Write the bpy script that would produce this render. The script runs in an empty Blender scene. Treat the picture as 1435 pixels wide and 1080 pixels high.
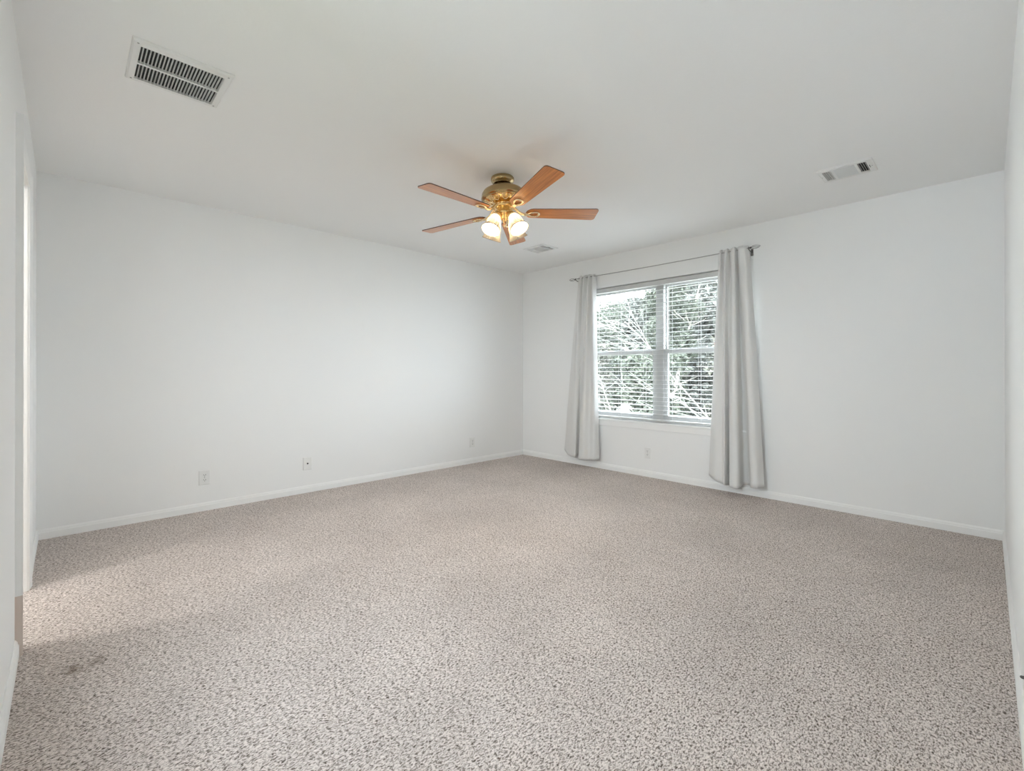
import bpy, bmesh, math, random
from mathutils import Vector, Matrix, Euler, Quaternion, noise

C = bpy.context.scene.collection
SC = bpy.context.scene
PI = math.pi
R = math.radians

# ------------------------------------------------------------------ room size
A, B, H = 4.451, 4.583, 2.44        # width (x), depth (y), height; far corner is (0, B)
WT = 0.15                           # wall thickness
DOOR_X0, DOOR_X1, DOOR_H = 0.985, 1.667, 2.055
WIN_X0, WIN_X1, WIN_Z0, WIN_Z1 = 1.035, 2.875, 0.565, 2.082
SX0, SX1, SZ0, SZ1 = 2.50, 3.60, 0.90, 2.10       # unseen window added in the front wall for fill light, left behind the camera

# ------------------------------------------------------------------ camera
cam_data = bpy.data.cameras.new('camera')
cam = bpy.data.objects.new('camera', cam_data)
C.objects.link(cam)
cam_data.sensor_width = 36.0
cam_data.lens = 645.03 / 1435.0 * 36.0
cam_data.shift_y = -19.94 / 1435.0
cam_data.clip_start = 0.01
cam.location = (4.3705, 0.1426, 1.110)
_yaw, _pitch = 2.3721, 0.0019
_f = Vector((math.cos(_yaw) * math.cos(_pitch), math.sin(_yaw) * math.cos(_pitch), math.sin(_pitch)))
cam.rotation_euler = _f.to_track_quat('-Z', 'Y').to_euler()
SC.camera = cam

# ------------------------------------------------------------------ view and sky
SC.view_settings.view_transform = 'Standard'
SC.view_settings.look = 'None'
SC.view_settings.gamma = 1.0
SC.view_settings.use_curve_mapping = False
SC.view_settings.exposure = 1.33
SC.cycles.use_denoising = True
SC.cycles.max_bounces = 16
SC.cycles.diffuse_bounces = 10
SC.cycles.transparent_max_bounces = 16
SC.cycles.sample_clamp_indirect = 12.0

SKY = 7.0
world = bpy.data.worlds.new('overcast_sky')
SC.world = world
world.use_nodes = True
_wb = world.node_tree.nodes['Background']
_wb.inputs['Color'].default_value = (0.90, 0.985, 1.09, 1)
_wb.inputs['Strength'].default_value = SKY


def lamp(name, kind, loc, energy, color=(1, 1, 1), size=0.1, rot=(0, 0, 0), size_y=None, parent=None):
    d = bpy.data.lights.new(name, kind)
    d.energy = energy
    d.color = color
    if kind == 'AREA':
        d.size = size
        if size_y:
            d.shape = 'RECTANGLE'
            d.size_y = size_y
    elif kind == 'POINT':
        d.shadow_soft_size = size
    o = bpy.data.objects.new(name, d)
    C.objects.link(o)
    o.location = loc
    o.rotation_euler = rot
    if parent:
        o.parent = parent
    return o


# sampling portal in the window opening (emits nothing, guides the sky light through the opening)
_p = lamp('window_portal', 'AREA', ((WIN_X0 + WIN_X1) / 2, B + 0.16, (WIN_Z0 + WIN_Z1) / 2), 1.0,
          size=WIN_X1 - WIN_X0, size_y=WIN_Z1 - WIN_Z0, rot=(R(-90), 0, 0))
_p.data.cycles.is_portal = True
_p = lamp('added_fill_window_portal', 'AREA', ((SX0 + SX1) / 2, -0.115, (SZ0 + SZ1) / 2), 1.0,  # portal for the added fill light window
          size=SX1 - SX0, size_y=SZ1 - SZ0, rot=(R(90), 0, 0))
_p.data.cycles.is_portal = True


# ------------------------------------------------------------------ materials
def mat(name, col, rough=0.6, metal=0.0, spec=0.5, bump=None, bump_strength=0.1, bump_dist=0.002):
    m = bpy.data.materials.new(name)
    m.use_nodes = True
    nt = m.node_tree
    p = nt.nodes['Principled BSDF']
    p.inputs['Base Color'].default_value = (*col, 1)
    p.inputs['Roughness'].default_value = rough
    p.inputs['Metallic'].default_value = metal
    p.inputs['Specular IOR Level'].default_value = spec
    if bump:
        tc = nt.nodes.new('ShaderNodeTexCoord')
        n = nt.nodes.new('ShaderNodeTexNoise')
        n.inputs['Scale'].default_value = bump
        n.inputs['Detail'].default_value = 3
        b = nt.nodes.new('ShaderNodeBump')
        b.inputs['Strength'].default_value = bump_strength
        b.inputs['Distance'].default_value = bump_dist
        nt.links.new(tc.outputs['Object'], n.inputs['Vector'])
        nt.links.new(n.outputs['Fac'], b.inputs['Height'])
        nt.links.new(b.outputs['Normal'], p.inputs['Normal'])
    return m


M = {}
M['wall'] = mat('wall_paint', (0.855, 0.857, 0.85), 0.75, spec=0.3, bump=90, bump_strength=0.12)
M['ceiling'] = mat('ceiling_paint', (0.87, 0.872, 0.865), 0.85, spec=0.2, bump=70, bump_strength=0.2)
M['trim'] = mat('white_trim_paint', (0.87, 0.87, 0.86), 0.4)
M['bare'] = mat('beige_casing_foot', (0.68, 0.58, 0.52), 0.6)  # flat beige for the low end of the near casing
M['vinyl'] = mat('white_vinyl', (0.50, 0.50, 0.495), 0.4)
M['slat'] = mat('white_blind_slat', (0.58, 0.58, 0.57), 0.4)
M['plastic'] = mat('white_plastic', (0.80, 0.80, 0.785), 0.35)
M['dark'] = mat('dark_slot', (0.03, 0.03, 0.03), 0.7)
M['duct'] = mat('dark_duct', (0.025, 0.026, 0.025), 0.8)
M['vent'] = mat('white_vent_enamel', (0.78, 0.78, 0.765), 0.45)
M['pewter'] = mat('pewter_metal', (0.42, 0.41, 0.40), 0.35, 1.0)
M['dark_pewter'] = mat('dark_pewter_metal', (0.16, 0.155, 0.15), 0.4, 1.0)
M['brass'] = mat('polished_brass', (0.80, 0.56, 0.26), 0.16, 1.0)
M['satin_brass'] = mat('satin_brass', (0.46, 0.345, 0.18), 0.27, 1.0)
M['brass_pale'] = mat('pale_brass', (0.83, 0.68, 0.45), 0.14, 1.0)
M['rubber'] = mat('black_rubber', (0.02, 0.02, 0.02), 0.6)
M['screw'] = mat('grey_screw', (0.35, 0.35, 0.34), 0.4, 0.8)
M['bark'] = mat('pale_bark', (0.42, 0.39, 0.34), 0.9, bump=30)
M['twig'] = mat('bleached_twig', (0.19, 0.185, 0.165), 0.9)
M['ground'] = mat('pale_bounce_ground', (0.34, 0.33, 0.30), 0.95, bump=8, bump_strength=0.5)  # unseen ground, kept pale to bounce sky light up through the blind
M['dark_ground'] = mat('dark_low_bounce_ground', (0.11, 0.115, 0.07), 0.95, bump=8, bump_strength=0.5)  # unseen ground by the added window, darkened to limit bounce onto the ceiling
M['tile'] = mat('bath_floor', (0.5, 0.45, 0.4), 0.5)


def fabric_mat():
    m = mat('curtain_fabric', (0.77, 0.765, 0.752), 0.95, spec=0.1, bump=420, bump_strength=0.15, bump_dist=0.001)
    nt = m.node_tree
    p = nt.nodes['Principled BSDF']
    out = nt.nodes['Material Output']
    tr = nt.nodes.new('ShaderNodeBsdfTranslucent')
    tr.inputs['Color'].default_value = (0.75, 0.74, 0.72, 1)
    mx = nt.nodes.new('ShaderNodeMixShader')
    mx.inputs['Fac'].default_value = 0.05
    nt.links.new(p.outputs['BSDF'], mx.inputs[1])
    nt.links.new(tr.outputs['BSDF'], mx.inputs[2])
    nt.links.new(mx.outputs['Shader'], out.inputs['Surface'])
    return m


M['fabric'] = fabric_mat()


def glass_mat():
    m = bpy.data.materials.new('window_glass')
    m.use_nodes = True
    nt = m.node_tree
    nt.nodes.clear()
    out = nt.nodes.new('ShaderNodeOutputMaterial')
    t = nt.nodes.new('ShaderNodeBsdfTransparent')
    t.inputs['Color'].default_value = (0.94, 0.955, 0.945, 1)
    g = nt.nodes.new('ShaderNodeBsdfGlossy')
    g.inputs['Roughness'].default_value = 0.02
    mx = nt.nodes.new('ShaderNodeMixShader')
    mx.inputs['Fac'].default_value = 0.05
    nt.links.new(t.outputs[0], mx.inputs[1])
    nt.links.new(g.outputs[0], mx.inputs[2])
    nt.links.new(mx.outputs[0], out.inputs['Surface'])
    return m


M['glass'] = glass_mat()


def shade_mat():
    m = bpy.data.materials.new('frosted_lamp_glass')
    m.use_nodes = True
    nt = m.node_tree
    nt.nodes.clear()
    out = nt.nodes.new('ShaderNodeOutputMaterial')
    tr = nt.nodes.new('ShaderNodeBsdfTranslucent')
    tr.inputs['Color'].default_value = (0.33, 0.305, 0.26, 1)
    p = nt.nodes.new('ShaderNodeBsdfPrincipled')
    p.inputs['Base Color'].default_value = (0.42, 0.40, 0.365, 1)
    p.inputs['Roughness'].default_value = 0.35
    mx = nt.nodes.new('ShaderNodeMixShader')
    mx.inputs['Fac'].default_value = 0.5
    nt.links.new(tr.outputs[0], mx.inputs[1])
    nt.links.new(p.outputs[0], mx.inputs[2])
    nt.links.new(mx.outputs[0], out.inputs['Surface'])
    return m


M['shade'] = shade_mat()


def emit_mat(name, col, strength):
    m = bpy.data.materials.new(name)
    m.use_nodes = True
    nt = m.node_tree
    nt.nodes.clear()
    out = nt.nodes.new('ShaderNodeOutputMaterial')
    e = nt.nodes.new('ShaderNodeEmission')
    e.inputs['Color'].default_value = (*col, 1)
    e.inputs['Strength'].default_value = strength
    nt.links.new(e.outputs[0], out.inputs['Surface'])
    return m


M['bulb'] = emit_mat('lit_bulb', (1.0, 0.83, 0.60), 120.0)
M['bath_bulb'] = emit_mat('lit_globe', (1.0, 0.97, 0.92), 3.0)


def wood_mat():
    m = mat('cherry_wood', (0.4, 0.16, 0.05), 0.32)
    nt = m.node_tree
    p = nt.nodes['Principled BSDF']
    tc = nt.nodes.new('ShaderNodeTexCoord')
    mp = nt.nodes.new('ShaderNodeMapping')
    mp.inputs['Scale'].default_value = (3.0, 60.0, 3.0)
    n = nt.nodes.new('ShaderNodeTexNoise')
    n.inputs['Scale'].default_value = 1.6
    n.inputs['Detail'].default_value = 5
    n.inputs['Distortion'].default_value = 0.6
    r = nt.nodes.new('ShaderNodeValToRGB')
    e = r.color_ramp.elements
    e[0].position, e[0].color = 0.32, (0.46, 0.14, 0.026, 1)
    e[1].position, e[1].color = 0.68, (0.72, 0.27, 0.062, 1)
    nt.links.new(tc.outputs['Object'], mp.inputs['Vector'])
    nt.links.new(mp.outputs[0], n.inputs['Vector'])
    nt.links.new(n.outputs['Fac'], r.inputs['Fac'])
    nt.links.new(r.outputs['Color'], p.inputs['Base Color'])
    p.inputs['Coat Weight'].default_value = 0.6
    p.inputs['Coat Roughness'].default_value = 0.22
    return m


M['wood'] = wood_mat()
M['wood_edge'] = mat('dark_wood_edge', (0.10, 0.04, 0.02), 0.5)


def carpet_mat():
    m = mat('cut_pile_carpet', (0.5, 0.44, 0.39), 0.95, spec=0.05)
    nt = m.node_tree
    p = nt.nodes['Principled BSDF']
    L = nt.links
    tc = nt.nodes.new('ShaderNodeTexCoord')
    mp = nt.nodes.new('ShaderNodeMapping')
    mp.inputs['Scale'].default_value = (1.0, 0.55, 1.0)
    L.new(tc.outputs['Object'], mp.inputs['Vector'])
    n1 = nt.nodes.new('ShaderNodeTexNoise')
    n1.inputs['Scale'].default_value = 190
    n1.inputs['Detail'].default_value = 3.5
    n1.inputs['Roughness'].default_value = 0.6
    n1.inputs['Distortion'].default_value = 0.8
    L.new(mp.outputs[0], n1.inputs['Vector'])
    r1 = nt.nodes.new('ShaderNodeValToRGB')
    cr = r1.color_ramp
    cr.elements[0].position, cr.elements[0].color = 0.33, (0.09, 0.068, 0.053, 1)
    cr.elements[1].position, cr.elements[1].color = 0.70, (0.83, 0.755, 0.715, 1)
    e = cr.elements.new(0.44); e.color = (0.33, 0.282, 0.253, 1)
    e = cr.elements.new(0.515); e.color = (0.65, 0.58, 0.545, 1)
    L.new(n1.outputs['Fac'], r1.inputs['Fac'])
    # broad brushed / trodden patches
    n2 = nt.nodes.new('ShaderNodeTexNoise')
    n2.inputs['Scale'].default_value = 1.5
    n2.inputs['Detail'].default_value = 4
    L.new(tc.outputs['Object'], n2.inputs['Vector'])
    r2 = nt.nodes.new('ShaderNodeMapRange')
    r2.inputs['From Min'].default_value = 0.3
    r2.inputs['From Max'].default_value = 0.7
    r2.inputs['To Min'].default_value = 0.95
    r2.inputs['To Max'].default_value = 1.14
    L.new(n2.outputs['Fac'], r2.inputs['Value'])
    mul = nt.nodes.new('ShaderNodeMix')
    mul.data_type = 'RGBA'
    mul.blend_type = 'MULTIPLY'
    mul.inputs['Factor'].default_value = 1.0
    L.new(r1.outputs['Color'], mul.inputs['A'])
    L.new(r2.outputs['Result'], mul.inputs['B'])
    # the stain by the doorway: two ragged blots
    def blot(cx, cy, rx, ry, rot):
        mm = nt.nodes.new('ShaderNodeMapping')
        mm.vector_type = 'TEXTURE'
        mm.inputs['Location'].default_value = (cx, cy, 0)
        mm.inputs['Rotation'].default_value = (0, 0, rot)
        mm.inputs['Scale'].default_value = (rx, ry, 1)
        L.new(tc.outputs['Object'], mm.inputs['Vector'])
        ln = nt.nodes.new('ShaderNodeVectorMath')
        ln.operation = 'LENGTH'
        L.new(mm.outputs[0], ln.inputs[0])
        nn = nt.nodes.new('ShaderNodeTexNoise')
        nn.inputs['Scale'].default_value = 40
        nn.inputs['Detail'].default_value = 4
        L.new(tc.outputs['Object'], nn.inputs['Vector'])
        ad = nt.nodes.new('ShaderNodeMath')
        ad.operation = 'MULTIPLY_ADD'
        ad.inputs[1].default_value = 2.6
        L.new(nn.outputs['Fac'], ad.inputs[0])
        L.new(ln.outputs['Value'], ad.inputs[2])
        mr = nt.nodes.new('ShaderNodeMapRange')
        mr.inputs['From Min'].default_value = 1.5
        mr.inputs['From Max'].default_value = 2.4
        mr.inputs['To Min'].default_value = 0.75
        mr.inputs['To Max'].default_value = 0.0
        L.new(ad.outputs[0], mr.inputs['Value'])
        return mr.outputs['Result']
    s1 = blot(1.998, 0.165, 0.05, 0.035, 0.3)
    s2 = blot(1.985, 0.232, 0.032, 0.028, 0.0)
    mxs = nt.nodes.new('ShaderNodeMath')
    mxs.operation = 'MAXIMUM'
    L.new(s1, mxs.inputs[0])
    L.new(s2, mxs.inputs[1])
    st = nt.nodes.new('ShaderNodeMix')
    st.data_type = 'RGBA'
    st.blend_type = 'MULTIPLY'
    st.inputs['B'].default_value = (0.42, 0.37, 0.32, 1)
    L.new(mxs.outputs[0], st.inputs['Factor'])
    L.new(mul.outputs['Result'], st.inputs['A'])
    L.new(st.outputs['Result'], p.inputs['Base Color'])
    b = nt.nodes.new('ShaderNodeBump')
    b.inputs['Strength'].default_value = 0.55
    b.inputs['Distance'].default_value = 0.008
    L.new(n1.outputs['Fac'], b.inputs['Height'])
    L.new(b.outputs['Normal'], p.inputs['Normal'])
    return m


M['carpet'] = carpet_mat()


def leaf_mat(name, c1, c2):
    m = mat(name, c1, 0.6, spec=0.3)
    nt = m.node_tree
    p = nt.nodes['Principled BSDF']
    tc = nt.nodes.new('ShaderNodeTexCoord')
    n = nt.nodes.new('ShaderNodeTexNoise')
    n.inputs['Scale'].default_value = 4.0
    n.inputs['Detail'].default_value = 6
    r = nt.nodes.new('ShaderNodeValToRGB')
    r.color_ramp.elements[0].position, r.color_ramp.elements[0].color = 0.38, (*c1, 1)
    r.color_ramp.elements[1].position, r.color_ramp.elements[1].color = 0.62, (*c2, 1)
    nt.links.new(tc.outputs['Object'], n.inputs['Vector'])
    nt.links.new(n.outputs['Fac'], r.inputs['Fac'])
    nt.links.new(r.outputs['Color'], p.inputs['Base Color'])
    return m


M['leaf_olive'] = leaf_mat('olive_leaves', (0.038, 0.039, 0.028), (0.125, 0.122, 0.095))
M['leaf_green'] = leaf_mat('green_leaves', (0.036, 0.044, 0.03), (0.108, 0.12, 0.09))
M['leaf_haze_grey'] = leaf_mat('haze_grey_green_leaves', (0.065, 0.07, 0.06), (0.155, 0.16, 0.14))  # lighter tone stands in for haze over the distant trees


# ------------------------------------------------------------------ mesh helpers
def obj(name, bm, m, parent=None, smooth=False, bevel=None, solid=None, auto=None):
    bmesh.ops.recalc_face_normals(bm, faces=bm.faces)
    me = bpy.data.meshes.new(name)
    bm.to_mesh(me)
    bm.free()
    me.materials.append(m)
    if smooth:
        for p in me.polygons:
            p.use_smooth = True
    o = bpy.data.objects.new(name, me)
    C.objects.link(o)
    if parent:
        o.parent = parent
    if solid:
        s = o.modifiers.new('thickness', 'SOLIDIFY')
        s.thickness = solid
        s.offset = 0
    if bevel:
        b = o.modifiers.new('bevel', 'BEVEL')
        b.width = bevel
        b.segments = 2
        b.limit_method = 'ANGLE'
    return o


def thing(name, label, cat, loc=(0, 0, 0), rot=(0, 0, 0), group=None):
    o = bpy.data.objects.new(name, None)
    o.empty_display_size = 0.1
    C.objects.link(o)
    o.location = loc
    o.rotation_euler = rot
    o['label'] = label
    o['category'] = cat
    if group:
        o['group'] = group
    return o


def tag(o, label, cat, group=None):
    o['label'] = label
    o['category'] = cat
    if group:
        o['group'] = group
    return o


def struct(o, label=None, cat=None):
    o['kind'] = 'structure'
    if label:
        o['label'] = label
        o['category'] = cat
    return o


def box(bm, x0, x1, y0, y1, z0, z1, mtx=None):
    vs = [Vector((x, y, z)) for x in (x0, x1) for y in (y0, y1) for z in (z0, z1)]
    if mtx:
        vs = [mtx @ v for v in vs]
    v = [bm.verts.new(p) for p in vs]
    for f in ((0, 1, 3, 2), (4, 6, 7, 5), (0, 4, 5, 1), (2, 3, 7, 6), (0, 2, 6, 4), (1, 5, 7, 3)):
        bm.faces.new([v[i] for i in f])


def boxes(*bs):
    bm = bmesh.new()
    for b in bs:
        box(bm, *b)
    return bm


def lathe(bm, prof, n=48, mtx=None, flute=0, amp=0.0, cap0=False, cap1=False):
    """profile of (r, z) pairs revolved about z"""
    rings = []
    for k, pr in enumerate(prof):
        r, z = pr[0], pr[1]
        a_ = pr[2] if len(pr) > 2 else amp
        ring = []
        for i in range(n):
            t = 2 * PI * i / n
            rr = r * (1 + a_ * math.cos(flute * t)) if flute else r
            p = Vector((rr * math.cos(t), rr * math.sin(t), z))
            ring.append(bm.verts.new(mtx @ p if mtx else p))
        rings.append(ring)
    for a, b in zip(rings, rings[1:]):
        for i in range(n):
            j = (i + 1) % n
            bm.faces.new((a[i], a[j], b[j], b[i]))
    if cap0:
        bm.faces.new(rings[0])
    if cap1:
        bm.faces.new(rings[-1])


def tube(bm, pts, rad, n=8, closed=False, flat=1.0):
    """tube along points; rad a number or a list"""
    pts = [Vector(p) for p in pts]
    k = len(pts)
    rads = rad if isinstance(rad, (list, tuple)) else [rad] * k
    rings = []
    up = Vector((0, 0, 1))
    prev = None
    for i, p in enumerate(pts):
        if closed:
            d = pts[(i + 1) % k] - pts[i - 1]
        else:
            d = pts[min(i + 1, k - 1)] - pts[max(i - 1, 0)]
        d.normalize()
        if prev is None:
            ref = up if abs(d.z) < 0.9 else Vector((1, 0, 0))
            u = d.cross(ref).normalized()
        else:
            u = (prev - d * prev.dot(d)).normalized()
        prev = u
        v = d.cross(u)
        rings.append([bm.verts.new(p + (u * math.cos(2 * PI * j / n) + v * flat * math.sin(2 * PI * j / n)) * rads[i]) for j in range(n)])
    rng = range(k) if closed else range(k - 1)
    for i in rng:
        a, b = rings[i], rings[(i + 1) % k]
        for j in range(n):
            l = (j + 1) % n
            bm.faces.new((a[j], a[l], b[l], b[j]))
    if not closed:
        bm.faces.new(rings[0][::-1])
        bm.faces.new(rings[-1])


def spline(pts, per=8, closed=False):
    pts = [Vector(p) for p in pts]
    n = len(pts)
    out = []
    segs = n if closed else n - 1
    for i in range(segs):
        if closed:
            p0, p1, p2, p3 = pts[i - 1], pts[i], pts[(i + 1) % n], pts[(i + 2) % n]
        else:
            p0, p1, p2, p3 = pts[max(i - 1, 0)], pts[i], pts[i + 1], pts[min(i + 2, n - 1)]
        for k in range(per):
            t = k / per
            out.append(0.5 * ((2 * p1) + (p2 - p0) * t + (2 * p0 - 5 * p1 + 4 * p2 - p3) * t * t + (3 * p1 - p0 - 3 * p2 + p3) * t ** 3))
    if not closed:
        out.append(pts[-1])
    return out


def prism(bm, outline, z0, z1, mtx=None):
    """flat outline (x, y) extruded from z0 to z1"""
    lo = [bm.verts.new(mtx @ Vector((x, y, z0)) if mtx else Vector((x, y, z0))) for x, y in outline]
    hi = [bm.verts.new(mtx @ Vector((x, y, z1)) if mtx else Vector((x, y, z1))) for x, y in outline]
    bm.faces.new(lo[::-1])
    bm.faces.new(hi)
    n = len(lo)
    for i in range(n):
        j = (i + 1) % n
        bm.faces.new((lo[i], lo[j], hi[j], hi[i]))


def dup(root, loc, rot=None, label=None):
    r = root.copy()
    C.objects.link(r)
    r.location = loc
    if rot is not None:
        r.rotation_euler = rot
    if label:
        r['label'] = label
    for ch in list(root.children):
        c = ch.copy()
        C.objects.link(c)
        c.parent = r
        for g in list(ch.children):
            d = g.copy()
            C.objects.link(d)
            d.parent = c
    return r


# ================================================================== ROOM SHELL
struct(obj('floor', boxes((-WT, A + WT, -0.055, B + WT, -0.12, 0)), M['carpet']),
       'beige flecked cut pile carpet with a dark stain near the doorway', 'carpet')
struct(obj('ceiling', boxes((-WT, A + WT, -0.11, B + WT, H, H + 0.12), (-WT, 2.4, -2.3, -0.11, H, H + 0.12)), M['ceiling']))
struct(obj('wall_left', boxes((-WT, 0, -2.3, B + WT, 0, H)), M['wall']))
struct(obj('wall_right', boxes((A, A + WT, -0.11, B + WT, 0, H)), M['wall']))
struct(obj('wall_back', boxes(
    (0, WIN_X0, B, B + WT, 0, H), (WIN_X1, A, B, B + WT, 0, H),
    (WIN_X0, WIN_X1, B, B + WT, 0, WIN_Z0), (WIN_X0, WIN_X1, B, B + WT, WIN_Z1, H)), M['wall']))
struct(obj('wall_front', boxes(
    (0, DOOR_X0 - 0.02, -0.11, 0, 0, H), (DOOR_X1 + 0.02, SX0, -0.11, 0, 0, H), (SX1, A, -0.11, 0, 0, H),
    (SX0, SX1, -0.11, 0, 0, SZ0), (SX0, SX1, -0.11, 0, SZ1, H),
    (DOOR_X0 - 0.02, DOOR_X1 + 0.02, -0.11, 0, DOOR_H + 0.02, H)), M['wall']))
# the little room beyond the doorway
struct(obj('floor_beyond_door', boxes((-WT, 2.4, -2.3, -0.055, -0.12, 0)), M['tile']))
struct(obj('wall_beyond_door', boxes((0, 2.3, -2.3, -2.2, 0, H), (2.3, 2.4, -2.3, -0.11, 0, H)), M['wall']))


def baseboard(name, p0, p1, nrm, h=0.066):
    """moulded board from p0 to p1 along a wall, nrm points into the room"""
    prof = [(0, 0), (0.0125, 0), (0.0125, h * 0.66), (0.0095, h * 0.74), (0.0085, h * 0.86), (0.005, h * 0.94), (0.003, h), (0, h)]
    bm = bmesh.new()
    rings = []
    for p in (p0, p1):
        rings.append([bm.verts.new((p[0] + nrm[0] * d, p[1] + nrm[1] * d, z)) for d, z in prof])
    n = len(prof)
    for i in range(n):
        j = (i + 1) % n
        bm.faces.new((rings[0][i], rings[0][j], rings[1][j], rings[1][i]))
    bm.faces.new(rings[0])
    bm.faces.new(rings[1][::-1])
    return struct(obj(name, bm, M['trim']))


baseboard('baseboard_left', (0, 0), (0, B), (1, 0))
baseboard('baseboard_back', (0, B), (A, B), (0, -1))
baseboard('baseboard_right', (A, 0), (A, B), (-1, 0))
baseboard('baseboard_front', (0, 0), (DOOR_X0 - 0.075, 0), (0, 1))
baseboard('baseboard_front.001', (DOOR_X1 + 0.07, 0), (A, 0), (0, 1))

# ------------------------------------------------------------------ doorway
door = struct(thing('door_1', 'white cased doorway in the wall at the left edge', 'doorway', (0, 0, 0)))
CW = 0.068


def casing_profile(thick):
    return [(0, 0), (0, thick * 0.55), (0.008, thick * 0.6), (0.014, thick * 0.5), (0.02, thick * 0.62),
            (0.05, thick * 0.9), (0.06, thick), (CW, thick), (CW, 0)]


def casing_leg(x_in, sgn, z0, z1, thick, name, m):
    bm = bmesh.new()
    pr = casing_profile(thick)
    rings = [[bm.verts.new((x_in + sgn * d, t, z)) for d, t in pr] for z in (z0, z1)]
    n = len(pr)
    for i in range(n):
        j = (i + 1) % n
        bm.faces.new((rings[0][i], rings[0][j], rings[1][j], rings[1][i]))
    bm.faces.new(rings[0][::-1])
    bm.faces.new(rings[1])
    return obj(name, bm, m, door)


casing_leg(DOOR_X0 - 0.005, -1, 0, DOOR_H + CW, 0.018, 'casing', M['trim'])
casing_leg(DOOR_X1 + 0.002, 1, 0.235, DOOR_H + CW, 0.022, 'casing', M['trim'])
o = casing_leg(DOOR_X1 + 0.002, 1, 0.0, 0.235, 0.022, 'casing_foot', M['bare'])
o['label'] = 'beige foot of the near door casing'
bm = bmesh.new()
pr = casing_profile(0.013)
rings = [[bm.verts.new((x, t, DOOR_H + d)) for d, t in pr] for x in (DOOR_X0 - 0.073, DOOR_X1 + 0.069)]
for i in range(len(pr)):
    j = (i + 1) % len(pr)
    bm.faces.new((rings[0][i], rings[0][j], rings[1][j], rings[1][i]))
bm.faces.new(rings[0]); bm.faces.new(rings[1][::-1])
obj('head_casing', bm, M['trim'], door)
obj('jamb', boxes((DOOR_X0 - 0.02, DOOR_X0, -0.115, 0.002, 0, DOOR_H), (DOOR_X1, DOOR_X1 + 0.02, -0.115, 0.002, 0, DOOR_H),
                  (DOOR_X0 - 0.02, DOOR_X1 + 0.02, -0.115, 0.002, DOOR_H, DOOR_H + 0.02)), M['trim'], door)
obj('door_stop_strip', boxes((DOOR_X0, DOOR_X0 + 0.011, -0.075, -0.04, 0, DOOR_H), (DOOR_X1 - 0.011, DOOR_X1, -0.075, -0.04, 0, DOOR_H),
                             (DOOR_X0, DOOR_X1, -0.075, -0.04, DOOR_H - 0.011, DOOR_H)), M['trim'], door)

# lamp of the little room behind the doorway
bl = thing('ceiling_light', 'round white ceiling light in the small room behind the doorway', 'ceiling light', (1.35, -1.1, H))
bm = bmesh.new(); lathe(bm, [(0.0, 0), (0.16, 0), (0.165, -0.02), (0.15, -0.025), (0.0, -0.025)], 40)
obj('base', bm, M['plastic'], bl, True)
bm = bmesh.new(); lathe(bm, [(0.145, -0.025), (0.14, -0.05), (0.11, -0.08), (0.06, -0.095), (0.001, -0.1)], 40)
obj('globe', bm, M['bath_bulb'], bl, True)
lamp('ceiling_light_glow', 'POINT', (1.35, -1.1, H - 0.28), 18, (1.0, 0.98, 0.95), 0.16)

# ------------------------------------------------------------------ window
FY0, FY1 = B + 0.088, B + WT - 0.002
WMX = 1.955
win = struct(thing('window_1', 'white double window with two single hung sashes', 'window', (WMX, B, WIN_Z0)))
win.location = (0, 0, 0)
obj('window_frame', boxes(
    (WIN_X0, WIN_X0 + 0.04, FY0, FY1, WIN_Z0, WIN_Z1), (WIN_X1 - 0.04, WIN_X1, FY0, FY1, WIN_Z0, WIN_Z1),
    (WIN_X0 + 0.04, WIN_X1 - 0.04, FY0, FY1, WIN_Z0, WIN_Z0 + 0.04), (WIN_X0 + 0.04, WIN_X1 - 0.04, FY0, FY1, WIN_Z1 - 0.04, WIN_Z1)),
    M['vinyl'], win, bevel=0.003)
obj('mullion', boxes((WMX - 0.045, WMX + 0.045, FY0 - 0.006, FY1, WIN_Z0 + 0.04, WIN_Z1 - 0.04)), M['vinyl'], win, bevel=0.004)
ZM = 1.333
for x0, x1 in ((WIN_X0 + 0.04, WMX - 0.045), (WMX + 0.045, WIN_X1 - 0.04)):
    zb, zt = WIN_Z0 + 0.04, WIN_Z1 - 0.04
    lo = obj('lower_sash', boxes(
        (x0, x0 + 0.042, FY0 + 0.004, FY0 + 0.03, zb, ZM + 0.025), (x1 - 0.042, x1, FY0 + 0.004, FY0 + 0.03, zb, ZM + 0.025),
        (x0 + 0.042, x1 - 0.042, FY0 + 0.004, FY0 + 0.03, zb, zb + 0.045),
        (x0 + 0.042, x1 - 0.042, FY0 + 0.0, FY0 + 0.03, ZM - 0.027, ZM + 0.025)), M['vinyl'], win, bevel=0.003)
    obj('pane', boxes((x0 + 0.042, x1 - 0.042, FY0 + 0.015, FY0 + 0.019, zb + 0.045, ZM - 0.027)), M['glass'], lo)
    obj('sash_lock', boxes(((x0 + x1) / 2 - 0.03, (x0 + x1) / 2 + 0.03, FY0 + 0.002, FY0 + 0.028, ZM + 0.025, ZM + 0.037)), M['vinyl'], lo)
    up = obj('upper_sash', boxes(
        (x0, x0 + 0.022, FY0 + 0.034, FY1 - 0.002, ZM - 0.02, zt), (x1 - 0.022, x1, FY0 + 0.034, FY1 - 0.002, ZM - 0.02, zt),
        (x0 + 0.022, x1 - 0.022, FY0 + 0.034, FY1 - 0.002, zt - 0.03, zt),
        (x0 + 0.022, x1 - 0.022, FY0 + 0.034, FY1 - 0.002, ZM - 0.02, ZM + 0.02)), M['vinyl'], win, bevel=0.002)
    obj('pane', boxes((x0 + 0.022, x1 - 0.022, FY0 + 0.042, FY0 + 0.046, ZM + 0.02, zt - 0.03)), M['glass'], up)

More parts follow.
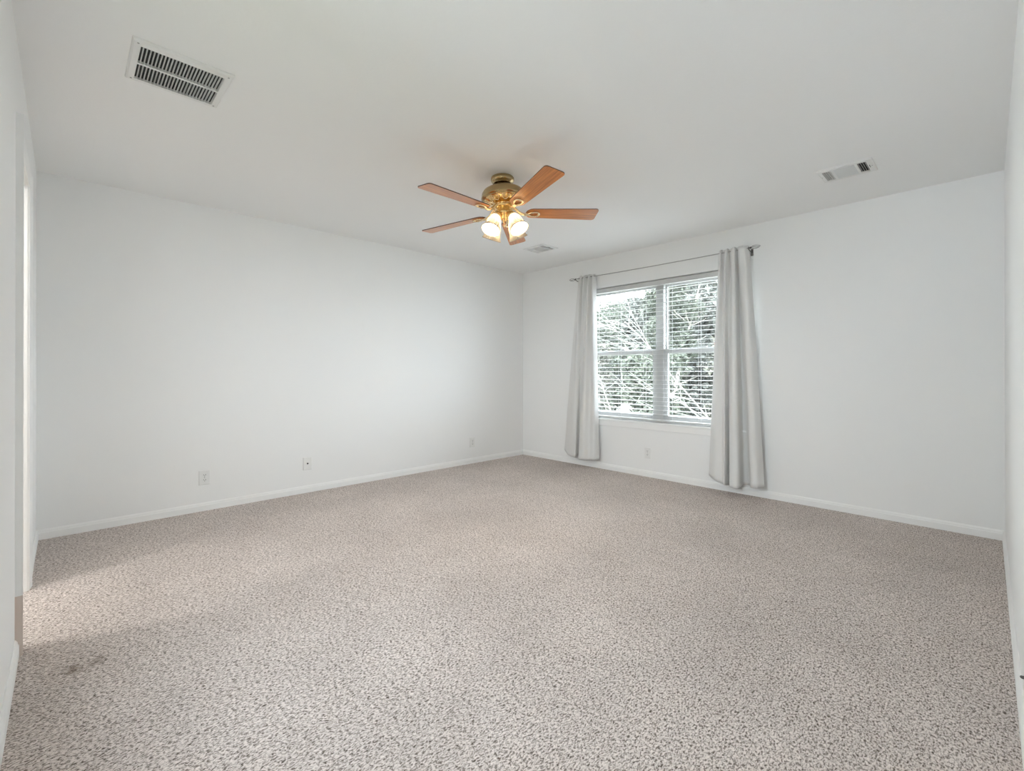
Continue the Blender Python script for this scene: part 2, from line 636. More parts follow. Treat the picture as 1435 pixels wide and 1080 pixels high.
sill = struct(obj('trim_1', boxes((WIN_X0 - 0.03, WIN_X1 + 0.03, B - 0.028, B, 0.563, 0.581),
                                  (WIN_X0 + 0.001, WIN_X1 - 0.001, B, FY0 + 0.001, 0.5655, 0.581),
                                  (WIN_X0 - 0.015, WIN_X1 + 0.015, B - 0.016, B, 0.50, 0.563)), M['trim'], bevel=0.004))

# window added behind the camera to let in fill light (outside the picture)
w2 = struct(thing('added_fill_window', 'added white fill light window, unseen, in the wall beside the camera', 'window'))
obj('window_frame', boxes(
    (SX0, SX0 + 0.05, -0.10, -0.04, SZ0, SZ1), (SX1 - 0.05, SX1, -0.10, -0.04, SZ0, SZ1), (SX0 + 0.05, SX1 - 0.05, -0.10, -0.04, SZ0, SZ0 + 0.05),
    (SX0 + 0.05, SX1 - 0.05, -0.10, -0.04, SZ1 - 0.05, SZ1), ((SX0 + SX1) / 2 - 0.02, (SX0 + SX1) / 2 + 0.02, -0.10, -0.04, SZ0 + 0.05, SZ1 - 0.05)), M['vinyl'], w2)
obj('pane', boxes((SX0 + 0.05, SX1 - 0.05, -0.072, -0.068, SZ0 + 0.05, SZ1 - 0.05)), M['glass'], w2)

# ------------------------------------------------------------------ horizontal blind
bx0, bx1 = WIN_X0 + 0.008, WIN_X1 - 0.008
by = B + 0.044
blind = thing('window_blind', 'white horizontal slat blind lowered over the double window between the curtains', 'blind', (WMX, by, 0))
blind.location = (0, 0, 0)
obj('head_rail', boxes((bx0, bx1, by - 0.028, by + 0.026, 2.026, 2.072)), M['slat'], blind, bevel=0.003)
bm = bmesh.new()
NS, PITCH, ZT = 30, 0.0452, 1.975
for k in range(NS):
    z = ZT - k * PITCH
    tilt = R(2.0)
    hw = 0.025
    segs = [(-hw, 0.0), (-hw * 0.4, 0.0016), (hw * 0.4, 0.0016), (hw, 0.0)]
    th = 0.0028
    top0, bot0, top1, bot1 = [], [], [], []
    for d, cz in segs:
        yy = by + d * math.cos(tilt)
        zz = z + d * math.sin(tilt) + cz
        top0.append(bm.verts.new((bx0, yy, zz + th / 2))); top1.append(bm.verts.new((bx1, yy, zz + th / 2)))
        bot0.append(bm.verts.new((bx0, yy, zz - th / 2))); bot1.append(bm.verts.new((bx1, yy, zz - th / 2)))
    for i in range(3):
        bm.faces.new((top0[i], top0[i + 1], top1[i + 1], top1[i]))
        bm.faces.new((bot0[i + 1], bot0[i], bot1[i], bot1[i + 1]))
    bm.faces.new((top0[0], top1[0], bot1[0], bot0[0]))
    bm.faces.new((top1[3], top0[3], bot0[3], bot1[3]))
    bm.faces.new(top0[::-1] + bot0)
    bm.faces.new(top1 + bot1[::-1])
obj('slats', bm, M['slat'], blind)
obj('bottom_rail', boxes((bx0, bx1, by - 0.026, by + 0.026, 0.590, 0.610)), M['slat'], blind, bevel=0.003)
for x in (1.19, 1.49, 1.80, 2.10, 2.40, 2.70):
    bm = bmesh.new()
    tube(bm, [(x, by - 0.0285, 0.6), (x, by - 0.0285, 2.03)], 0.0014, 6)
    tube(bm, [(x, by + 0.0285, 0.6), (x, by + 0.0285, 2.03)], 0.0014, 6)
    obj('ladder_cord', bm, M['slat'], blind)

# ------------------------------------------------------------------ curtain rod
RODY, RODZ = B - 0.082, 2.213
rod = thing('curtain_rod', 'thin pewter curtain rod with scroll finials above the window', 'curtain rod', (WMX, RODY, RODZ))
bm = bmesh.new()
tube(bm, [(-1.0, 0, 0.004), (-0.5, 0, -0.003), (0, 0, -0.006), (0.5, 0, -0.004), (0.955, 0, 0.0)], 0.0042, 12)
obj('rod', bm, M['pewter'], rod, True)
for sx, xe in ((-1, -1.0), (1, 0.955)):
    bm = bmesh.new()
    loop = [(xe, 0, 0), (xe + sx * 0.02, -0.008, 0.009), (xe + sx * 0.045, -0.012, 0.012), (xe + sx * 0.07, -0.010, 0.007), (xe + sx * 0.082, -0.004, 0.003),
            (xe + sx * 0.07, 0.004, -0.005), (xe + sx * 0.045, 0.008, -0.010), (xe + sx * 0.02, 0.006, -0.007)]
    tube(bm, spline(loop, 5, True), 0.0022, 6, True)
    tube(bm, spline([(xe, 0, 0), (xe + sx * 0.03, 0, 0.004), (xe + sx * 0.055, 0.0, -0.003), (xe + sx * 0.07, 0.002, 0.001)], 5), 0.0018, 6)
    lathe(bm, [(0.001, -0.009), (0.008, -0.006), (0.0095, 0), (0.008, 0.006), (0.001, 0.009)], 14,
          Matrix.Translation((xe, 0, 0)) @ Matrix.Rotation(R(90), 4, 'Y'))
    obj('finial', bm, M['dark_pewter'], rod, True)
    bm = bmesh.new()
    xb = xe - sx * 0.012
    tube(bm, spline([(xb, 0.081, -0.03), (xb, 0.04, -0.022), (xb, 0.005, -0.012), (xb, -0.009, -0.003), (xb, -0.006, 0.009)], 5), 0.0038, 8)
    box(bm, xb - 0.01, xb + 0.01, 0.078, 0.082, -0.055, 0.005)
    obj('bracket', bm, M['dark_pewter'], rod)


# ------------------------------------------------------------------ curtains (x, distance from wall, hem height)
def curtain(name, top, bot, ztop, label, seed):
    rnd = random.Random(seed)
    n, rows = len(top), 70
    per = 12
    bm = bmesh.new()
    grid = []
    for j in range(rows + 1):
        v = j / rows
        w = v ** 0.85
        knots = []
        for i in range(n):
            xt, dt = top[i]
            xb, db, zb = bot[i]
            dt = max(0.03, 0.082 + (dt - 0.082) * 1.5)
            db = max(0.02, 0.088 + (db - 0.088) * 1.4)
            g = min(1.0, v / 0.05)                     # gathered on the rod in the pocket
            d0 = 0.082 + (dt - 0.082) * (0.55 + 0.45 * g)
            x = xt + (xb - xt) * w
            d = d0 + (db - d0) * w
            zt = ztop + 0.006 * math.sin(i * 2.3 + seed)
            knots.append(Vector((x, B - d, zt + (zb - zt) * v)))
        row = []
        pts = spline(knots, per)
        for i, p in enumerate(pts):
            q = Vector((p.x * 7 + seed, p.z * 3.0, 0))
            amp = 0.0015 + 0.006 * max(0, v - 0.35)
            p = p + Vector((0, -amp * noise.noise(q * 1.3) - 0.0012 * noise.noise(Vector((p.x * 30, p.z * 26, seed))), 0))
            if v > 0.955 and v < 0.965:
                p.y += 0.0012                           # stitched hem line
            row.append(bm.verts.new(p))
        grid.append(row)
    for a, b in zip(grid, grid[1:]):
        for i in range(len(a) - 1):
            bm.faces.new((a[i], a[i + 1], b[i + 1], b[i]))
    o = obj(name, bm, M['fabric'], None, True, solid=0.0022)
    return tag(o, label, 'curtain', 'curtains at the window')


RB = [(2.530, 0.060, 0.133), (2.600, 0.100, 0.108), (2.675, 0.110, 0.089), (2.708, 0.125, 0.082), (2.715, 0.050, 0.066), (2.755, 0.130, 0.081),
      (2.809, 0.150, 0.078), (2.840, 0.130, 0.084), (2.831, 0.040, 0.087), (2.883, 0.035, 0.090), (2.930, 0.120, 0.100), (2.985, 0.130, 0.105), (3.021, 0.080, 0.108)]
RT = [(2.635, 0.070), (2.656, 0.090), (2.668, 0.060), (2.697, 0.095), (2.714, 0.090), (2.726, 0.055), (2.753, 0.095), (2.780, 0.100), (2.793, 0.060),
      (2.817, 0.100), (2.852, 0.100), (2.872, 0.095), (2.886, 0.060)]
LB = [(0.743, 0.040, 0.152), (0.843, 0.080, 0.112), (0.935, 0.100, 0.100), (0.975, 0.100, 0.103), (0.950, 0.035, 0.119), (0.972, 0.035, 0.113),
      (1.033, 0.110, 0.090), (1.112, 0.125, 0.092), (1.174, 0.100, 0.097), (1.252, 0.110, 0.105), (1.282, 0.070, 0.110)]
LT = [(0.990, 0.060), (1.010, 0.055), (1.045, 0.100), (1.062, 0.060), (1.095, 0.105), (1.118, 0.080), (1.130, 0.055), (1.165, 0.105), (1.185, 0.060),
      (1.215, 0.100), (1.230, 0.060)]
curtain('curtain', LT, LB, 2.238, 'narrow light grey curtain hanging at the left of the window', 3)
curtain('curtain', RT, RB, 2.238, 'wide light grey curtain with deep folds right of the window', 11)


# ------------------------------------------------------------------ wall plates (local: x across, z up, y into the room is -y)
def plate_bm(w=0.076, h=0.115):
    bm = bmesh.new()
    t = 0.0065
    o = [(-w / 2, -h / 2), (w / 2, -h / 2), (w / 2, h / 2), (-w / 2, h / 2)]
    i = [(x * 0.92, z * 0.945) for x, z in o]
    back = [bm.verts.new((x, 0, z)) for x, z in o]
    mid = [bm.verts.new((x, -t * 0.55, z)) for x, z in o]
    fr = [bm.verts.new((x, -t, z)) for x, z in i]
    bm.faces.new(back)
    bm.faces.new(fr[::-1])
    for a, b in ((back, mid), (mid, fr)):
        for k in range(4):
            l = (k + 1) % 4
            bm.faces.new((a[k], a[l], b[l], b[k]))
    return bm


def outlet(label, loc, rz):
    t = thing('electrical_outlet', label, 'outlet', loc, (0, 0, rz), 'white duplex outlets low on the walls')
    obj('wall_plate', plate_bm(), M['plastic'], t)
    for sz in (0.0195, -0.0195):
        bm = bmesh.new()
        out = []
        for k in range(28):
            a = 2 * PI * k / 28
            out.append((0.0172 * math.cos(a), max(-0.0135, min(0.0135, 0.0172 * math.sin(a)))))
        mt = Matrix.Translation((0, -0.0065, sz)) @ Matrix.Rotation(R(90), 4, 'X')
        prism(bm, out, 0, 0.0022, mt)
        rc = obj('receptacle', bm, M['plastic'], t)
        y0 = -0.0093
        for (x, z, w, h) in ((-0.0065, 0.003, 0.0022, 0.008), (0.0065, 0.003, 0.0026, 0.0095)):
            obj('slot', boxes((x - w / 2, x + w / 2, y0, y0 + 0.001, sz + z - h / 2, sz + z + h / 2)), M['dark'], rc)
        bm = bmesh.new()
        lathe(bm, [(0.0001, 0.0), (0.0026, 0.0), (0.0026, 0.001), (0.0001, 0.001)], 12,
              Matrix.Translation((0, y0 + 0.001, sz - 0.007)) @ Matrix.Rotation(R(90), 4, 'X'))
        obj('slot', bm, M['dark'], rc)
    bm = bmesh.new()
    lathe(bm, [(0.0001, 0.0012), (0.003, 0.0008), (0.0033, 0)], 12, Matrix.Translation((0, -0.0065, 0)) @ Matrix.Rotation(R(90), 4, 'X'))
    obj('screw', bm, M['screw'], t)
    return t


first = outlet('white duplex outlet on the left wall, nearest the doorway', (0, 0.9405, 0.2655), R(90))
dup(first, (0, 3.701, 0.256), R(90) if False else (0, 0, R(90)), 'white duplex outlet on the left wall, close to the far corner')
dup(first, (1.86, B, 0.2535), (0, 0, 0), 'white duplex outlet under the window between the two curtains')

cx = thing('cable_plate', 'white wall plate with one dark cable jack, left of the middle of the left wall', 'wall plate', (0, 1.744, 0.2670), (0, 0, R(90)))
obj('wall_plate', plate_bm(0.077, 0.116), M['plastic'], cx)
bm = bmesh.new()
mt = Matrix.Translation((0, -0.0065, 0)) @ Matrix.Rotation(R(90), 4, 'X')
lathe(bm, [(0.0075, 0), (0.0075, 0.002), (0.0048, 0.002), (0.0048, 0.010), (0.0032, 0.010), (0.0032, 0.003), (0.0001, 0.003)], 16, mt)
o = obj('cable_jack', bm, M['dark'], cx)
o['label'] = 'small dark round jack'
for sz in (0.042, -0.042):
    bm = bmesh.new()
    lathe(bm, [(0.0001, 0.001), (0.003, 0.0007), (0.0033, 0)], 12, Matrix.Translation((0, -0.0065, sz)) @ Matrix.Rotation(R(90), 4, 'X'))
    obj('screw', bm, M['plastic'], cx)

# ------------------------------------------------------------------ ceiling return grille (large)
gx0, gx1, gy0, gy1 = 1.681, 2.026, 0.329, 0.685
gr = thing('return_grille', 'large white return air grille with two rows of louvers on the ceiling at upper left', 'ceiling vent', ((gx0 + gx1) / 2, (gy0 + gy1) / 2, H))
hx, hy = (gx1 - gx0) / 2, (gy1 - gy0) / 2
ix0, ix1, iy = -0.1445, 0.1325, 0.148
zf = -0.011
bm = bmesh.new()


def frame_bm(bm, hx, hy, ix0, ix1, iy0, iy1, zf, bev=0.008):
    def ring(x0, x1, y0, y1, z):
        return [bm.verts.new(p) for p in ((x0, y0, z), (x1, y0, z), (x1, y1, z), (x0, y1, z))]
    a = ring(-hx, hx, -hy, hy, 0)
    b = ring(-hx + bev * 0.3, hx - bev * 0.3, -hy + bev * 0.3, hy - bev * 0.3, zf * 0.6)
    c = ring(-hx + bev, hx - bev, -hy + bev, hy - bev, zf)
    d = ring(ix0, ix1, iy0, iy1, zf)
    e = ring(ix0, ix1, iy0, iy1, 0)
    for p, q in ((a, b), (b, c), (c, d), (d, e)):
        for k in range(4):
            l = (k + 1) % 4
            bm.faces.new((p[k], p[l], q[l], q[k]))


frame_bm(bm, hx, hy, ix0, ix1, -iy, iy, zf)
obj('frame', bm, M['vent'], gr)
obj('duct_opening', boxes((ix0 - 0.003, ix1 + 0.003, -iy - 0.003, iy + 0.003, -0.0012, -0.0002)), M['duct'], gr)
xm = (ix0 + ix1) / 2
obj('divider', boxes((xm - 0.006, xm + 0.006, -iy, iy, zf - 0.0005, -0.0012)), M['vent'], gr)
NL = 24
bm = bmesh.new()
for k in range(NL):
    y = -iy + (k + 0.5) * 2 * iy / NL + 0.003
    mt = Matrix.Translation((0, y, zf * 0.52)) @ Matrix.Rotation(R(14), 4, 'X')
    box(bm, ix0, xm - 0.006, -0.0005, 0.0005, -0.0058, 0.0058, mt)
    box(bm, xm + 0.006, ix1, -0.0005, 0.0005, -0.0058, 0.0058, mt)
obj('louvers', bm, M['vent'], gr)
for x in (hx - 0.022, -hx + 0.022):
    for y in (hy - 0.02, -hy + 0.02):
        bm = bmesh.new(); lathe(bm, [(0.0001, -0.0015), (0.0035, -0.001), (0.004, 0)], 12, Matrix.Translation((x, y, zf)))
        obj('screw', bm, M['screw'], gr)


# ------------------------------------------------------------------ supply registers (three-way louvers)
def register(label, loc):
    t = thing('supply_register', label, 'ceiling vent', loc, (0, 0, 0), 'white three way supply registers on the ceiling')
    hx, hy, zf = 0.1475, 0.125, -0.009
    y0, y1 = -0.090, 0.090
    secs = ((-0.121, -0.075), (-0.060, 0.053), (0.067, 0.113))
    bm = bmesh.new()
    bev = 0.008
    # frame with cross bars
    ring = lambda x0, x1, ya, yb, z: [bm.verts.new(p) for p in ((x0, ya, z), (x1, ya, z), (x1, yb, z), (x0, yb, z))]
    a = ring(-hx, hx, -hy, hy, 0); b = ring(-hx + 0.003, hx - 0.003, -hy + 0.003, hy - 0.003, zf * 0.6); c = ring(-hx + bev, hx - bev, -hy + bev, hy - bev, zf)
    d = ring(secs[0][0], secs[2][1], y0, y1, zf); e = ring(secs[0][0], secs[2][1], y0, y1, 0)
    for p, q in ((a, b), (b, c), (c, d), (d, e)):
        for k in range(4):
            l = (k + 1) % 4
            bm.faces.new((p[k], p[l], q[l], q[k]))
    for xa, xb in ((secs[0][1], secs[1][0]), (secs[1][1], secs[2][0])):
        box(bm, xa, xb, y0, y1, zf, -0.001)
    obj('frame', bm, M['vent'], t)
    obj('duct_opening', boxes((secs[0][0] - 0.002, secs[2][1] + 0.002, y0 - 0.002, y1 + 0.002, -0.0012, -0.0002)), M['duct'], t)
    for si, ang in ((0, 30), (2, -27)):
        bm = bmesh.new()
        xa, xb = secs[si]
        for k in range(4):
            x = xa + (k + 0.5) * (xb - xa) / 4
            box(bm, -0.0005, 0.0005, y0, y1, -0.0052, 0.0052, Matrix.Translation((x, 0, zf * 0.55)) @ Matrix.Rotation(R(ang), 4, 'Y'))
        obj('side_louvers', bm, M['vent'], t)
    bm = bmesh.new()
    for k in range(14):
        y = y0 + (k + 0.5) * (y1 - y0) / 14
        box(bm, secs[1][0], secs[1][1], -0.0005, 0.0005, -0.0065, 0.0065, Matrix.Translation((0, y, zf * 0.5)) @ Matrix.Rotation(R(17), 4, 'X'))
    obj('middle_louvers', bm, M['vent'], t)
    for x in (-0.134, 0.134):
        bm = bmesh.new(); lathe(bm, [(0.0001, -0.0015), (0.003, -0.001), (0.0035, 0)], 12, Matrix.Translation((x, 0, zf)))
        obj('screw', bm, M['screw'], t)
    obj('damper_lever', boxes((0.121, 0.124, -0.022, 0.018, zf - 0.004, zf)), M['screw'], t)
    return t


reg = register('white three section supply register on the ceiling at right, nearest the right wall', (3.7275, 3.839, H))
dup(reg, (1.030, 3.806, H), (0, 0, 0), 'small white supply register on the ceiling behind the fan, near the far corner')

# ------------------------------------------------------------------ ceiling fan
TILT = R(-3.67)
fan = thing('ceiling_fan', 'brass ceiling fan with five cherry wood blades and four lit frosted glass shades', 'ceiling fan', (2.0655, 2.285, H), (0, TILT, 0))
bm = bmesh.new()
lathe(bm, [(0.0, 0.0), (0.074, 0.0), (0.079, -0.006), (0.080, -0.020), (0.074, -0.033), (0.064, -0.038), (0.061, -0.044)], 56)
o = obj('canopy', bm, M['satin_brass'], fan, True)
o.rotation_euler = (0, -TILT, 0)
bm = bmesh.new()
lathe(bm, [(0.052, -0.030), (0.052, -0.062), (0.068, -0.066), (0.070, -0.074), (0.060, -0.080)], 48)
obj('canopy_neck', bm, M['brass'], fan, True)
bm = bmesh.new()
lathe(bm, [(0.058, -0.074), (0.085, -0.078), (0.115, -0.088), (0.136, -0.102), (0.146, -0.118), (0.148, -0.140), (0.151, -0.143), (0.151, -0.150),
           (0.146, -0.153), (0.143, -0.157), (0.130, -0.160)], 64)
obj('motor_housing', bm, M['satin_brass'], fan, True)
bm = bmesh.new()
lathe(bm, [(0.133, -0.156), (0.128, -0.164), (0.105, -0.174), (0.080, -0.180), (0.060, -0.184), (0.052, -0.190), (0.055, -0.200), (0.050, -0.206), (0.001, -0.207)], 56)
o = obj('lower_housing', bm, M['brass'], fan, True)
bm = bmesh.new()
for k in range(10):
    a = 2 * PI * k / 10
    mt = Matrix.Rotation(a, 4, 'Z')
    loop = [mt @ Vector((0.128 - 0.050 * abs(s), 0.032 * math.sin(s * PI) if False else yy, -0.165 - 0.016 * abs(s))) for s, yy in
            ((0.0, -0.02), (0.35, -0.024), (0.8, -0.014), (1.0, 0.0), (0.8, 0.014), (0.35, 0.024), (0.0, 0.02))]
    tube(bm, spline(loop, 3), 0.0042, 6)
obj('vent_scrolls', bm, M['brass_pale'], fan, True)
bm = bmesh.new()
lathe(bm, [(0.001, -0.196), (0.060, -0.197), (0.074, -0.202), (0.078, -0.209), (0.074, -0.216), (0.058, -0.220), (0.046, -0.222)], 48)
obj('flywheel', bm, M['brass'], fan, True)

# blades and their irons
BZ, PITCHB, A0 = -0.245, R(-10), R(-17)
RT_, RR_ = 0.657, 0.150
W2 = 0.0675


def blade_outline():
    pts = []
    w0 = 0.052
    for k in range(9):                               # rounded root
        a = PI / 2 + PI * k / 8
        pts.append((RR_ + 0.045 + 0.045 * math.cos(a), w0 * math.sin(a)))
    rc = 0.022
    for k in range(6):
        a = -PI / 2 + PI / 2 * k / 5
        pts.append((RT_ - rc + rc * math.cos(a), -W2 + rc + rc * math.sin(a)))
    for k in range(6):
        a = PI / 2 * k / 5
        pts.append((RT_ - rc + rc * math.cos(a), W2 - rc + rc * math.sin(a)))
    return pts


bm = bmesh.new()
prism(bm, blade_outline(), -0.003, 0.003)
blade0 = obj('blade', bm, M['wood'], fan)
blade0.data.materials.append(M['wood_edge'])
for p in blade0.data.polygons:
    if abs(p.normal.z) < 0.5:
        p.material_index = 1
# iron: arm from flywheel, dipping under the blade and ending in an open loop
bm = bmesh.new()
arm = spline([(0.062, 0, 0.040), (0.085, 0, 0.026), (0.110, 0, 0.002), (0.140, 0, -0.010), (0.175, 0, -0.009)], 5)
tube(bm, arm, [0.013] * 5 + [0.0125] * (len(arm) - 10) + [0.014] * 5, 10, False, 0.7)
loop = [(0.165, 0, -0.009), (0.180, 0.016, -0.0085), (0.205, 0.025, -0.008), (0.230, 0.022, -0.008), (0.242, 0, -0.008), (0.230, -0.022, -0.008), (0.205, -0.025, -0.008), (0.180, -0.016, -0.0085)]
tube(bm, spline(loop, 5, True), 0.0075, 8, True, 0.8)
for x, y in ((0.235, 0), (0.195, 0.021), (0.195, -0.021)):
    lathe(bm, [(0.0001, -0.015), (0.0045, -0.0145), (0.006, -0.011), (0.006, -0.003)], 12, Matrix.Translation((x, y, 0)))
iron0 = obj('blade_iron', bm, M['brass_pale'], fan, True)
for k in range(5):
    b = blade0 if k == 0 else blade0.copy()
    i = iron0 if k == 0 else iron0.copy()
    if k:
        C.objects.link(b)
        C.objects.link(i)
    a = A0 + k * 2 * PI / 5
    b.location = i.location = (0, 0, BZ)
    q = Quaternion((0, 0, 1), a) @ Quaternion((1, 0, 0), PITCHB)
    b.rotation_euler = i.rotation_euler = q.to_euler()

# light kit
bm = bmesh.new()
lathe(bm, [(0.046, -0.218), (0.047, -0.240), (0.052, -0.244), (0.052, -0.256), (0.044, -0.262), (0.034, -0.272), (0.030, -0.284), (0.020, -0.294), (0.012, -0.300),
           (0.014, -0.306), (0.009, -0.314), (0.0005, -0.317)], 40)
obj('light_fitter', bm, M['brass'], fan, True)
TS = R(27.5)
for k in range(4):
    a = R(2) + k * PI / 2
    ca, sa = math.cos(a), math.sin(a)
    P = lambda r, z: Vector((r * ca, r * sa, z))
    bm = bmesh.new()
    tube(bm, spline([P(0.030, -0.252), P(0.052, -0.246), P(0.068, -0.252), P(0.070, -0.268)], 5), 0.0075, 8)
    base = P(0.070, -0.272)
    mt = Matrix.Translation(base) @ Matrix.Rotation(a, 4, 'Z') @ Matrix.Rotation(-TS, 4, 'Y') @ Matrix.Diagonal((1, 1, -1, 1))
    lathe(bm, [(0.001, -0.012), (0.018, -0.008), (0.024, 0.0), (0.029, 0.010), (0.031, 0.022), (0.026, 0.024)], 24, mt)
    obj('light_socket', bm, M['brass_pale'], fan, True)
    bm = bmesh.new()
    prof = [(0.0265, 0.012, 0), (0.028, 0.020, 0.008), (0.033, 0.030, 0.022), (0.0385, 0.045, 0.030), (0.0425, 0.062, 0.034), (0.0455, 0.080, 0.036),
            (0.0485, 0.098, 0.036), (0.053, 0.114, 0.036), (0.0585, 0.127, 0.034), (0.0635, 0.136, 0.030), (0.0655, 0.140, 0.026)]
    lathe(bm, prof, 96, mt, flute=24)
    sh = obj('lamp_shade', bm, M['shade'], fan, True, solid=0.0025)
    bm = bmesh.new()
    lathe(bm, [(0.012, 0.020), (0.013, 0.05), (0.020, 0.070), (0.024, 0.086), (0.020, 0.101), (0.010, 0.110), (0.0005, 0.112)], 20, mt)
    obj('bulb', bm, M['bulb'], sh, True)
for (x, y, l) in ((0.028, -0.030, 0.075), (-0.012, -0.036, 0.060)):
    bm = bmesh.new()
    tube(bm, [(x, y, -0.268), (x, y, -0.268 - l)], 0.0011, 6)
    lathe(bm, [(0.0004, 0.012), (0.0035, 0.008), (0.0048, 0), (0.0038, -0.008), (0.0004, -0.012)], 12, Matrix.Translation((x, y, -0.275 - l)))
    obj('pull_chain', bm, M['brass_pale'], fan, True)

# ------------------------------------------------------------------ black cord end on the right wall
bm = bmesh.new()
tube(bm, spline([(A - 0.0085, 2.225, 0.186), (A - 0.009, 2.15, 0.219), (A - 0.0085, 2.07, 0.255), (A - 0.007, 1.95, 0.308), (A - 0.006, 1.85, 0.35)], 6), 0.0045, 10)
tag(obj('black_cord', bm, M['rubber'], None, True), 'short black cord end lying against the right wall above its baseboard', 'cord')

# ================================================================== OUTSIDE
struct(obj('ground', boxes((-24, 14, B + WT, 34, -0.45, -0.35)), M['ground']))
struct(obj('ground', boxes((2.4, 14, -20, -0.11, -0.45, -0.35)), M['dark_ground']))


def branch_pts(p, d, length, rnd, segs=7, wob=0.12, sag=0.0):
    pts = [p.copy()]
    d = d.normalized()
    for i in range(segs):
        d = (d + Vector((rnd.uniform(-wob, wob), rnd.uniform(-wob, wob), rnd.uniform(-wob, wob) - sag))).normalized()
        pts.append(pts[-1] + d * (length / segs))
    return pts


def leafy_tree(loc, h, rad, leafm, label, seed, leaves=5200, leaf=0.075, low=0.0):
    rnd = random.Random(seed)
    t = thing('leafy_tree', label, 'tree', loc, (0, 0, 0), 'trees outside the window')
    bm = bmesh.new()
    trunk = branch_pts(Vector((0, 0, -0.02)), Vector((rnd.uniform(-.1, .1), rnd.uniform(-.1, .1), 1)), h * 0.8, rnd, 7, 0.08)
    tube(bm, trunk, [0.07 * (1 - 0.8 * i / 7) for i in range(8)], 8)
    for k in range(22):
        s = trunk[rnd.randint(1, 6)]
        a = rnd.uniform(0, 2 * PI)
        pts = branch_pts(s, Vector((math.cos(a), math.sin(a), rnd.uniform(0.1, 1.0))), rnd.uniform(0.5, 0.95) * rad, rnd, 6, 0.16)
        tube(bm, pts, [0.016 * (1 - 0.75 * i / 6) for i in range(7)], 5)
    obj('trunk', bm, M['bark'], t)
    bm = bmesh.new()
    blobs = []
    for k in range(30):
        a = rnd.uniform(0, 2 * PI)
        rr = rad * math.sqrt(rnd.random()) * 0.62
        zz = low + (h - low) * (0.08 + 0.84 * rnd.random())
        blobs.append((Vector((rr * math.cos(a), rr * math.sin(a), zz)), rnd.uniform(0.28, 0.42) * rad))
    for k in range(leaves):
        c, br = blobs[rnd.randrange(len(blobs))]
        v = Vector((rnd.gauss(0, 1), rnd.gauss(0, 1), rnd.gauss(0, 1))).normalized() * br * rnd.random() ** 0.4
        p = c + v
        if p.z < 0.03:
            p.z = rnd.uniform(0.03, 0.3)
        u = Vector((rnd.gauss(0, 1), rnd.gauss(0, 1), rnd.gauss(0, 1))).normalized()
        w = u.orthogonal().normalized()
        w = Quaternion(u, rnd.uniform(0, 6.28)) @ w
        s = leaf * rnd.uniform(0.6, 1.3)
        fold = u.cross(w) * s * 0.12
        q = [p - u * s * 0.6, p + w * s * 0.28 + fold, p + u * s * 0.6, p - w * s * 0.28 + fold]
        q = [bm.verts.new(x) for x in q]
        bm.faces.new((q[0], q[1], q[2]))
        bm.faces.new((q[0], q[2], q[3]))
    obj('foliage', bm, leafm, t)
    return t


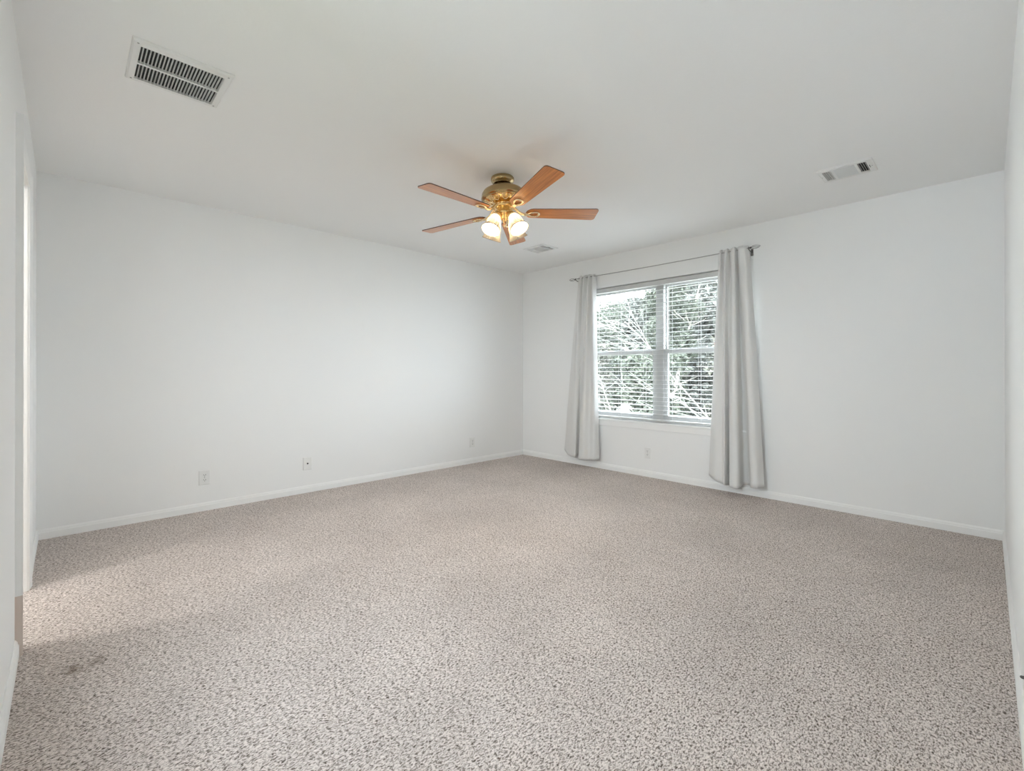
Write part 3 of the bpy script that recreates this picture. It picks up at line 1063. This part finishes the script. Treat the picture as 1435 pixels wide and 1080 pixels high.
def bare_sapling(loc, h, label, seed, lean, n=16):
    rnd = random.Random(seed)
    t = thing('bare_sapling', label, 'sapling', loc, (0, 0, 0), 'bare saplings outside the window')
    bm = bmesh.new()
    stem = branch_pts(Vector((0, 0, -0.02)), Vector((lean * 0.5, 0.05, 1)), h, rnd, 9, 0.09)
    tube(bm, stem, [0.012 * (1 - 0.6 * i / 9) for i in range(10)], 6)
    obj('stem', bm, M['twig'], t)
    for k in range(n):
        bm = bmesh.new()
        s = stem[rnd.randint(2, 8)]
        d = Vector((lean * rnd.uniform(0.4, 1.2), rnd.uniform(-0.5, 0.5), rnd.uniform(-0.2, 0.75)))
        pts = branch_pts(s, d, rnd.uniform(0.7, 1.6), rnd, 8, 0.09, 0.03)
        tube(bm, pts, [0.005 * (1 - 0.6 * i / 8) for i in range(9)], 5)
        for j in range(5):
            q = pts[rnd.randint(2, 7)]
            tw = branch_pts(q, d + Vector((rnd.uniform(-.6, .6), rnd.uniform(-.6, .6), rnd.uniform(-.5, .6))), rnd.uniform(0.25, 0.6), rnd, 4, 0.12)
            tube(bm, tw, [0.0045, 0.004, 0.0035, 0.003, 0.002], 4)
        obj('branch', bm, M['twig'], t)
    return t


GZ = -0.35
TREES = [
    (-2.75, 9.7, 2.1, 0.85, 'leaf_olive', 'low olive bush in the lower left panes'),
    (-0.85, 9.5, 2.0, 0.90, 'leaf_green', 'low green bush in front of the taller trees, behind the middle post'),
    (1.05, 9.7, 2.3, 0.85, 'leaf_olive', 'low olive bush in the lower right panes'),
    (-4.3, 12.2, 3.7, 1.15, 'leaf_green', 'rounded green tree with open sky above it, upper left panes'),
    (-1.9, 12.4, 5.0, 1.10, 'leaf_green', 'tall green tree just left of the middle post of the window'),
    (0.45, 12.0, 5.0, 1.10, 'leaf_haze_grey', 'tall grey green tree seen near the right curtain'),
    (-8.4, 15.6, 3.9, 1.60, 'leaf_haze_grey', 'distant grey green tree low against the sky at the far left'),
    (-5.0, 15.6, 4.3, 1.65, 'leaf_haze_grey', 'distant grey green tree between the two nearer green trees'),
    (-1.6, 15.5, 5.6, 1.65, 'leaf_haze_grey', 'distant tall grey green tree in the upper right panes'),
    (-9.4, 20.5, 4.6, 2.10, 'leaf_haze_grey', 'farthest pale green tree at the left edge of the window view'),
    (-5.0, 20.6, 6.6, 2.10, 'leaf_haze_grey', 'farthest tall tree behind the middle post of the window'),
    (-0.6, 20.5, 7.2, 2.10, 'leaf_haze_grey', 'farthest tall tree behind the right panes'),
]
for i, (x, y, h, r_, lm, lab) in enumerate(TREES):
    leafy_tree((x, y, GZ), h, r_, M[lm], lab, 100 + i, int(6000 * r_ * max(1.0, h / 2.4)), 0.10 if y < 13 else 0.16)
bare_sapling((2.25, 6.4, GZ), 2.9, 'bare pale sapling with twigs slanting across the right panes', 7, -0.9, 13)
bare_sapling((-0.1, 7.3, GZ), 2.5, 'bare pale sapling with long twigs across the left panes', 9, -0.8, 11)
